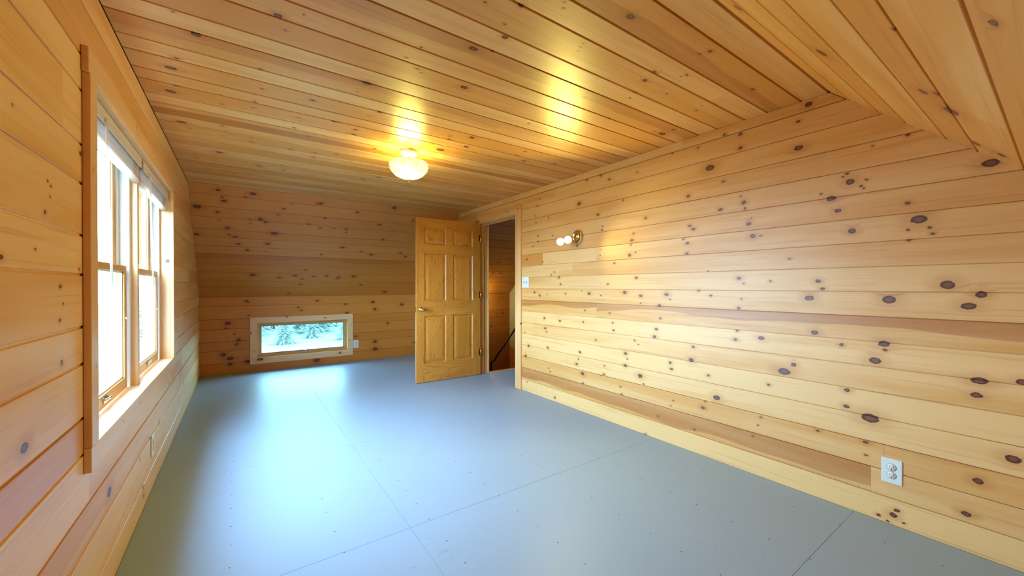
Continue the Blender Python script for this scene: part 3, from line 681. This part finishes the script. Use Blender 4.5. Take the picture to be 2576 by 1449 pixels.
for (za, zb) in rows: dp('mullion', xb_, xc_, dy0, dy1, za, zb, axis='ZX')
def panel(x0, x1, z0, z1):
    """raised panel: recessed margin, sloped field edge, flat field; sticking mould round it"""
    mb = MB()
    for s in (1, -1):
        yf = dy0 if s > 0 else dy1
        lv = [(0, 0.0), (.009, .011), (.012, .013), (.045, .004), (.048, .0035)]
        vs = []; fs = []
        for (i_, dep) in lv:
            y = yf + s * dep
            vs += [(x0 + i_, y, z0 + i_), (x1 - i_, y, z0 + i_), (x1 - i_, y, z1 - i_), (x0 + i_, y, z1 - i_)]
        for k in range(len(lv) - 1):
            for j in range(4): fs.append((k * 4 + j, k * 4 + (j + 1) % 4, k * 4 + 4 + (j + 1) % 4, k * 4 + 4 + j))
        e = (len(lv) - 1) * 4; fs.append((e, e + 1, e + 2, e + 3))
        cx_, cz_ = (x0 + x1) / 2, (z0 + z1) / 2
        mb.add([(z - cz_, x - cx_, y - (dy0 + dy1) / 2) for x, y, z in vs], fs)
    F = frame(((x0 + x1) / 2, (dy0 + dy1) / 2, (z0 + z1) / 2), (0, 0, 1), (1, 0, 0), (0, 1, 0))
    under(mb.build('panel', M_DOOR, None, F), door)
for (za, zb) in rows:
    panel(xa_, xb_, za, zb); panel(xc_, xd_, za, zb)
for s, yf in ((-1, dy0), (1, dy1)):
    kb = MB().lathe([(.0, 0), (.031, 0), (.031, .004), (.024, .009), (.012, .014), (.011, .030), (.020, .036), (.027, .046), (.027, .056), (.019, .064), (.0, .066)], 24)
    F = frame((1.782, yf, .885), (1, 0, 0), (0, 0, -s) , (0, s, 0)) if s > 0 else frame((1.782, yf, .885), (1, 0, 0), (0, 0, 1), (0, -1, 0))
    under(kb.build('knob', M_BRASS, None, F), door)
under(MB().box(dx0 - .0015, dx0 + .001, dy0 + .006, dy1 - .006, .857, .913).build('latch_plate', M_BRASS), door)
for hz in (1.79, 1.05, .30):
    hb = MB().tube([(dx1 + .004, dy0 - .004, hz - .045), (dx1 + .004, dy0 - .004, hz + .045)], .006, 10)
    hb.box(dx1 - .022, dx1 + .003, dy0 - .0018, dy0 - .0001, hz - .044, hz + .044)
    under(hb.build('hinge', M_BRASS), door)
# frame of the doorway
wp(door, 'casing', XR - .018, XR - .0005, 3.526, 3.634, .001, 1.9845, 'Z', knots=[(-.25, -.05, .008, 1.2)], pale=.2, tone=-.2)
wp(door, 'casing', XR - .018, XR - .0005, 4.478, 4.600, .001, 1.9845, 'Z', pale=.1)
wp(door, 'casing', XR - .0195, XR - .0005, 3.524, 4.64, 1.985, 2.079, 'Y', knots=[(.44, -.02, .016, 1.1), (.39, -.018, .014, 1.1), (-.3, .0, .006, 1.4), (-.26, .02, .005, 1.4), (-.5, .01, .006, 1.5)], pale=.1)
wp(door, 'jamb', XR - .0004, XR + .125, 3.621, 3.640, .001, 1.985, 'Z', pale=.1)
wp(door, 'jamb', XR - .0004, XR + .125, 4.472, 4.484, .001, 1.985, 'ZX', tone=.4, pale=0)
wp(door, 'jamb', XR - .0004, XR + .125, 3.641, 4.471, 1.978, 1.994, 'Y', pale=.1)
wp(door, 'stop', XR + .045, XR + .057, 4.455, 4.4715, .001, 1.977, 'ZX', tone=.3, pale=0)
wp(door, 'stop', XR + .045, XR + .057, 3.6405, 3.655, .001, 1.977, 'ZX', pale=.1)
wp(door, 'stop', XR + .045, XR + .057, 3.6555, 4.4545, 1.962, 1.9775, 'Y', pale=.1)
wp(door, 'casing', XR + .1255, XR + .143, 4.462, 4.55, .001, 2.05, 'Z', pale=.3)

# ------------------------------------------------------------------ lamps
LAMP = (1.0, 0.86, 0.20)
def point(name, loc, power, radius, color=LAMP, parent=None):
    d = bpy.data.lights.new(name, 'POINT'); d.energy = power; d.shadow_soft_size = radius; d.color = color
    o = bpy.data.objects.new(name, d); COL.objects.link(o)
    o.location = Vector(loc) - (Vector(parent.location) if parent else Vector()); o.parent = parent
    return o
def emit(name, color, s):
    m = bpy.data.materials.new(name); m.use_nodes = True
    nt = NT(m.node_tree); nt.n.clear()
    e = nt.n.new('ShaderNodeEmission'); e.inputs[0].default_value = (*color, 1); e.inputs[1].default_value = s
    o = nt.n.new('ShaderNodeOutputMaterial'); nt.put(o.inputs[0], e.outputs[0])
    return m
M_BULB = emit('lit_bulb', (1.0, .96, .86), 4)
def shade_mat():
    m = bpy.data.materials.new('pressed_glass'); m.use_nodes = True
    nt = NT(m.node_tree); nt.n.clear()
    out = nt.n.new('ShaderNodeOutputMaterial'); tr = nt.n.new('ShaderNodeBsdfTransparent'); tl = nt.n.new('ShaderNodeBsdfTranslucent'); gl = nt.n.new('ShaderNodeBsdfGlossy')
    tl.inputs['Color'].default_value = (.105, .112, .15, 1); gl.inputs['Roughness'].default_value = .12; tr.inputs['Color'].default_value = (.95, .95, .93, 1)
    pat = nt.noise(nt.coord(), 42, 2)
    m1 = nt.n.new('ShaderNodeMixShader'); nt.put(m1.inputs[0], nt.ramp(pat, .40, .60, .12, .60)); nt.put(m1.inputs[1], tr.outputs[0]); nt.put(m1.inputs[2], tl.outputs[0])
    m2 = nt.n.new('ShaderNodeMixShader'); m2.inputs[0].default_value = .10; nt.put(m2.inputs[1], m1.outputs[0]); nt.put(m2.inputs[2], gl.outputs[0])
    nt.put(out.inputs[0], m2.outputs[0])
    return m
LX, LY = 1.075, 2.915
M_PORC = simple('white_enamel', (.85, .84, .80), .25)
cl = tag(empty('ceiling_light', (LX, LY, ZC)), 'white ceiling light with a cut glass bowl and finial', 'ceiling light')
def lp(mb, name, mat): return mb.build(name, mat, cl)
lp(MB().box(-.062, .062, -.062, .062, -.0045, -.0005, .001), 'mounting_plate', simple('plate_pine', (.62, .47, .22), .5, var=.1))
lp(MB().lathe([(.0, -.0046), (.064, -.0046), (.066, -.012), (.060, -.030), (.040, -.042), (.022, -.047), (.0, -.047)], 36), 'canopy', M_PORC)
lp(MB().lathe([(.0, -.046), (.016, -.046), (.015, -.104), (.024, -.110), (.024, -.122), (.0, -.122)], 24), 'stem', M_PORC)
lp(MB().tube([(0, 0, -.12), (0, 0, -.222)], .003, 8), 'rod', M_BRASS)
def rip(i, k):
    if i in (0, 1): return .012 * (1 if k % 4 < 2 else -1)
    return .022 * math.cos(k * math.pi / 6 + (i % 2) * math.pi) * (0.3 if i > 9 else 1)
bowl = [(.140, -.083), (.143, -.090), (.147, -.100), (.146, -.112), (.143, -.124), (.137, -.138), (.129, -.151), (.118, -.164), (.104, -.176), (.086, -.187), (.066, -.195), (.044, -.201), (.022, -.205), (.006, -.206)]
bowl = [(r, z - .012) for r, z in bowl]
mb = MB().lathe(bowl + [(r - .004, z + .003) for r, z in reversed(bowl)], 96, ripple=lambda i, k: rip(min(i, 27 - i), k))
lp(mb, 'glass_bowl', shade_mat())
lp(MB().lathe([(.0, -.216), (.010, -.218), (.012, -.223), (.006, -.228), (.008, -.234), (.004, -.242), (.0, -.244)], 16), 'finial', M_BRASS)
for s in (-1, 1):
    lp(MB().lathe([(.0, -.122), (.012, -.126), (.024, -.148), (.020, -.166), (.012, -.180), (.0, -.184)], 16, at=(s * .038, 0, 0)), 'bulb', M_BULB)
    point('bulb_glow', (LX + s * .038, LY, ZC - .155), 38.0, .05, LAMP, cl)

def dir_frame(loc, d):
    d = Vector(d).normalized(); u_ = d.cross(Vector((0, 0, 1))).normalized(); v_ = d.cross(u_)
    return frame(loc, u_, v_, d)
SY, SZ = 2.640, 1.626
sc = tag(empty('wall_sconce', (XR, SY, SZ)), 'round brass sconce with two lit swivel spot bulbs on the boarded wall', 'wall lamp')
def sp(mb, name, mat, F): return under(mb.build(name, mat, None, F), sc)
FX = frame((XR, SY, SZ), (0, 1, 0), (0, 0, -1), (-1, 0, 0))
sp(MB().lathe([(.0, .0005), (.066, .0005), (.066, .010), (.060, .019), (.048, .022), (.044, .017), (.026, .019), (.014, .030), (.0, .032)], 40), 'backplate', M_BRASS, FX)
aim = Vector((-.66, -.72, -.17))
for (hx, hy, hz) in ((2.440, 2.700, 1.576), (2.478, 2.640, 1.590)):
    H = Vector((hx, hy, hz)); d = aim.normalized()
    root_p = Vector((XR - .028, SY, SZ)); back = H - d * .055
    sp(MB().tube([root_p, (root_p + back) / 2 + Vector((0, 0, .006)), back], .006, 10), 'arm', M_BRASS, Matrix.Identity(4))
    sp(MB().lathe([(.0, -.060), (.012, -.058), (.019, -.048), (.021, -.020), (.030, -.002), (.036, .004), (.034, .004), (.028, -.003), (.0, -.004)], 28), 'lamp_head', M_BRASS, dir_frame(H, d))
    sp(MB().lathe([(.0, -.003), (.026, -.002), (.035, .006), (.033, .013), (.020, .018), (.0, .019)], 28), 'bulb', M_BULB, dir_frame(H, d))
    ld = bpy.data.lights.new('spot_glow', 'SPOT'); ld.energy = 34; ld.color = LAMP; ld.spot_size = math.radians(150); ld.spot_blend = .7; ld.shadow_soft_size = .028
    lo = bpy.data.objects.new('spot_glow', ld); COL.objects.link(lo); lo.parent = sc
    lo.matrix_basis = Matrix.Translation(H + d * .024 - Vector(sc.location)) @ d.to_track_quat('-Z', 'Y').to_matrix().to_4x4()

st = tag(empty('stair_sconce', (3.55, YB, .92)), 'small lit globe sconce on the stairwell boards', 'wall lamp')
FS = frame((0, 0, 0), (1, 0, 0), (0, 0, 1), (0, -1, 0))
MB().lathe([(.0, .0005), (.05, .0005), (.05, .012), (.02, .02), (.012, .06), (.0, .06)], 24).build('backplate', M_BRASS, st, FS)
MB().lathe([(.0, .06), (.03, .065), (.05, .09), (.05, .12), (.03, .145), (.0, .15)], 24).build('globe', emit('lit_globe', (1, .85, .45), 6), st, FS)
point('globe_glow', (3.62, YB - .22, .92), 8.0, .04, (1, .80, .28), st)

# ------------------------------------------------------------------ plates on the walls
M_SLOTR = simple('receptacle', (.72, .72, .70), .35)
def outlet(F, label, name='power_outlet', tilt=0.0, mat=None):
    r = empty(name); r.matrix_basis = F @ Matrix.Rotation(tilt, 4, 'Z')
    tag(r, label, 'outlet')
    m = mat or M_WHITE
    MB().box(-.0375, .0375, -.060, .060, .0006, .0062, .0022).build('cover_plate', m, r)
    for s in (1, -1):
        mb = MB().lathe([(.0, .0062), (.0172, .0062), (.0168, .0082), (.0, .0084)], 28, at=(0, s * .0195, 0))
        rc = mb.build('receptacle', M_SLOTR, r)
        sl = MB()
        for x in (-.0063, .0063): sl.box(x - .0011, x + .0011, s * .0195 + .0005, s * .0195 + .0085, .0080, .0088)
        sl.lathe([(.0, .0080), (.0026, .0080), (.0026, .0089), (.0, .0089)], 10, at=(0, s * .0195 - .0075, 0))
        sl.build('slots', M_DARKP, rc)
        rg = MB().lathe([(.0176, .0060), (.0182, .0064), (.0176, .0066)], 28, at=(0, s * .0195, 0)); rg.build('rim', M_DARKP, rc)
    MB().lathe([(.0, .0060), (.0032, .0060), (.0028, .0072), (.0, .0074)], 12).build('screw', M_STEEL, r)
    return r
M_PLATE = simple('pale_plastic', (.74, .80, .78), .3)
outlet(F_RIGHT @ Matrix.Translation((-.490, .262, 0)), 'white duplex outlet low on the partition boards', mat=M_PLATE)
outlet(F_BACK @ Matrix.Translation((1.502, .257, 0)), 'small white outlet beside the low awning window', tilt=math.radians(-1))
outlet(F_LEFT @ Matrix.Translation((3.020, .250, 0)), 'white outlet on the boards below the blinds window')
sw = empty('light_switch'); sw.matrix_basis = F_RIGHT @ Matrix.Translation((-3.455, 1.207, 0))
tag(sw, 'white two toggle switch plate beside the door casing', 'switch')
MB().box(-.0625, .0625, -.060, .060, .0006, .0064, .0022).build('cover_plate', M_WHITE, sw)
for x in (-.023, .023):
    tg = MB(); tg.box(x - .0055, x + .0055, -.013, .013, .0060, .0068)
    tg.build('toggle_slot', M_DARKP, sw)
    MB().box(x - .0040, x + .0040, -.001, .009, .0064, .0175, .0015).build('toggle', M_WHITE, sw)
    for y in (-.03, .03): MB().lathe([(.0, .006), (.003, .006), (.0026, .0072), (.0, .0073)], 10, at=(x, y, 0)).build('screw', M_STEEL, sw)

# ------------------------------------------------------------------ stairwell
M_IRON = simple('black_iron', (.022, .018, .018), .45, .3)
ny = DOOR[1] - .0105
nos = stick(None, 'stair_nosing', XR + .126, XW - .002, ny, ny + .045, -.035, .004, 'X', pale=.1, tone=.4)
tag(nos, 'unpainted wooden nosing at the head of the stairs', 'nosing')
hr = tag(empty('stair_handrail', (3.40, 5.42, -.9)), 'black pipe handrail rising along the stairwell', 'handrail')
under(MB().tube([(3.385, 5.42, -.9), (3.385, 5.42, -.085), (3.392, 5.42, -.068), (3.41, 5.42, -.060), (3.44, 5.42, -.058), (3.455, 5.42, -.045), (3.47, 5.42, -.02), (4.42, 5.42, 1.065)], .017, 12).build('rail', M_IRON), hr)
FI = frame((4.424, 5.42, 1.065), (0, 1, 0), (0, 0, -1), (-1, 0, 0))
under(MB().lathe([(.0, -.007), (.04, -.007), (.04, 0), (.02, .006), (.0, .007)], 20).build('wall_flange', M_IRON, None, FI), hr)
under(MB().lathe([(.0, -1.8), (.02, -1.8), (.02, -.0), (.0, .0)], 12, at=(3.385, 5.42, -.9)).build('newel_pipe', M_IRON), hr)

# ------------------------------------------------------------------ outdoors
def grass_mat():
    m, nt, b = new_mat('mown_grass')
    P = nt.coord()
    n1 = nt.noise(P, .25, 4); n2 = nt.noise(P, 9, 3)
    c = nt.mix(n1, (.026, .042, .030), (.036, .050, .036))
    c = nt.mix(nt.math('MULTIPLY', n2, .5), c, (.055, .070, .050))
    nt.put(b.inputs['Base Color'], c); b.inputs['Roughness'].default_value = .9
    return m
lawn = MB().add([(-90, -60, -2.7), (110, -60, -2.7), (110, 120, -2.7), (-90, 120, -2.7)], [(0, 1, 2, 3)]).build('lawn', grass_mat())
tag(lawn, 'short green lawn outside the windows', 'lawn', kind='structure')
def needle_mat(name, a, b_):
    m, nt, b = new_mat(name)
    oi = nt.n.new('ShaderNodeObjectInfo').outputs['Random']
    f = nt.noise(nt.vec('ADD', nt.coord(), nt.comb(oi, oi, oi)), 6, 2)
    nt.put(b.inputs['Base Color'], nt.mix(f, a, b_)); b.inputs['Roughness'].default_value = .7
    return m
M_NEEDLE = needle_mat('spruce_needles', (.016, .034, .028), (.038, .062, .05))
M_NEEDLE2 = needle_mat('young_spruce_needles', (.04, .062, .05), (.075, .105, .085))
M_BARK = simple('bark', (.10, .075, .055), .9, var=.3)
def spruce_meshes(h, rad, tiers, per, sd, mat):
    rnd = random.Random(sd)
    tr = MB().tube([(0, 0, 0), (0, 0, h * .5), (0, 0, h)], [h * .022, h * .013, h * .002], 7)
    vs, fs = [], []
    def leaf(p, d, ln, wd):
        d = d.normalized(); s = d.cross(Vector((0, 0, 1)));
        s = s.normalized() * wd if s.length > 1e-3 else Vector((wd, 0, 0))
        o = len(vs); n = Vector((0, 0, wd * .5))
        vs.extend([p, p + d * ln * .4 + s, p + d * ln, p + d * ln * .4 - s, p + d * ln * .4 + n])
        fs.extend([(o, o + 1, o + 4), (o + 1, o + 2, o + 4), (o + 2, o + 3, o + 4), (o + 3, o, o + 4)])
    for t in range(tiers):
        f = t / (tiers - 1); z = h * (.06 + .90 * f); R = rad * (1 - f) ** .8 + rad * .06
        for k in range(per):
            a = 2 * math.pi * (k + rnd.random() * .8) / per + t * 1.3
            L = R * rnd.uniform(.75, 1.12); d = Vector((math.cos(a), math.sin(a), 0)); rise = .35 * f + rnd.uniform(-.12, .08)
            for j in range(6):
                g = (j + .6) / 6
                p = Vector((0, 0, z)) + d * L * g + Vector((0, 0, L * (rise * g - .28 * g * g)))
                for s in (-1, 1):
                    sd_ = Matrix.Rotation(s * rnd.uniform(.6, 1.05), 3, 'Z') @ d
                    leaf(p, sd_ + Vector((0, 0, rnd.uniform(-.25, .15))), L * .42 * (1.08 - g), L * .055)
                leaf(p, d + Vector((0, 0, rise - .4 * g)), L * .24, L * .05)
    for k in range(6):
        leaf(Vector((0, 0, h * (.9 + .015 * k))), Vector((math.cos(k * 2.2), math.sin(k * 2.2), 1.2)), h * .06, h * .008)
    nd = MB(); nd.add(vs, fs)
    return tr, nd
def spruce(name, kind, h, rad, tiers, per, spots, label, group, mat):
    src = None
    for i, (x, y, s, rz) in enumerate(spots):
        if src is None:
            src = empty(name, (x, y, -2.7), rz)
            tr, nd = spruce_meshes(h, rad, tiers, per, len(label), mat)
            kids = [tr.build('trunk', M_BARK, src), nd.build('foliage', mat, src, fix=False)]
            src.scale = (s, s, s); o = src
        else:
            o = src.copy(); COL.objects.link(o); o.location = (x, y, -2.7); o.rotation_euler.z = rz; o.scale = (s, s, s)
            for c in kids:
                q = c.copy(); COL.objects.link(q); q.parent = o
        tag(o, label, 'tree', group)
r_ = random.Random(5)
young = [(-1.4 + 1.95 * k, 30.2 + 2.3 * (k % 2), .86 + .3 * r_.random(), r_.uniform(0, 6)) for k in range(7)]
spruce('young_spruce', 0, 2.0, .80, 18, 11, young, 'young pale spruce on the lawn outside the low window', 'young spruces beyond the low window', M_NEEDLE2)
tall = [(-4.5 + 4.7 * k + j * 2.35, 36.5 + 5.2 * j, .90 + .08 * r_.random(), r_.uniform(0, 6)) for j in range(2) for k in range(5)]
spruce('tall_spruce', 1, 8.5, 2.05, 26, 14, tall, 'tall dark spruce in the wood behind the lawn', 'tall spruces behind the lawn', M_NEEDLE)
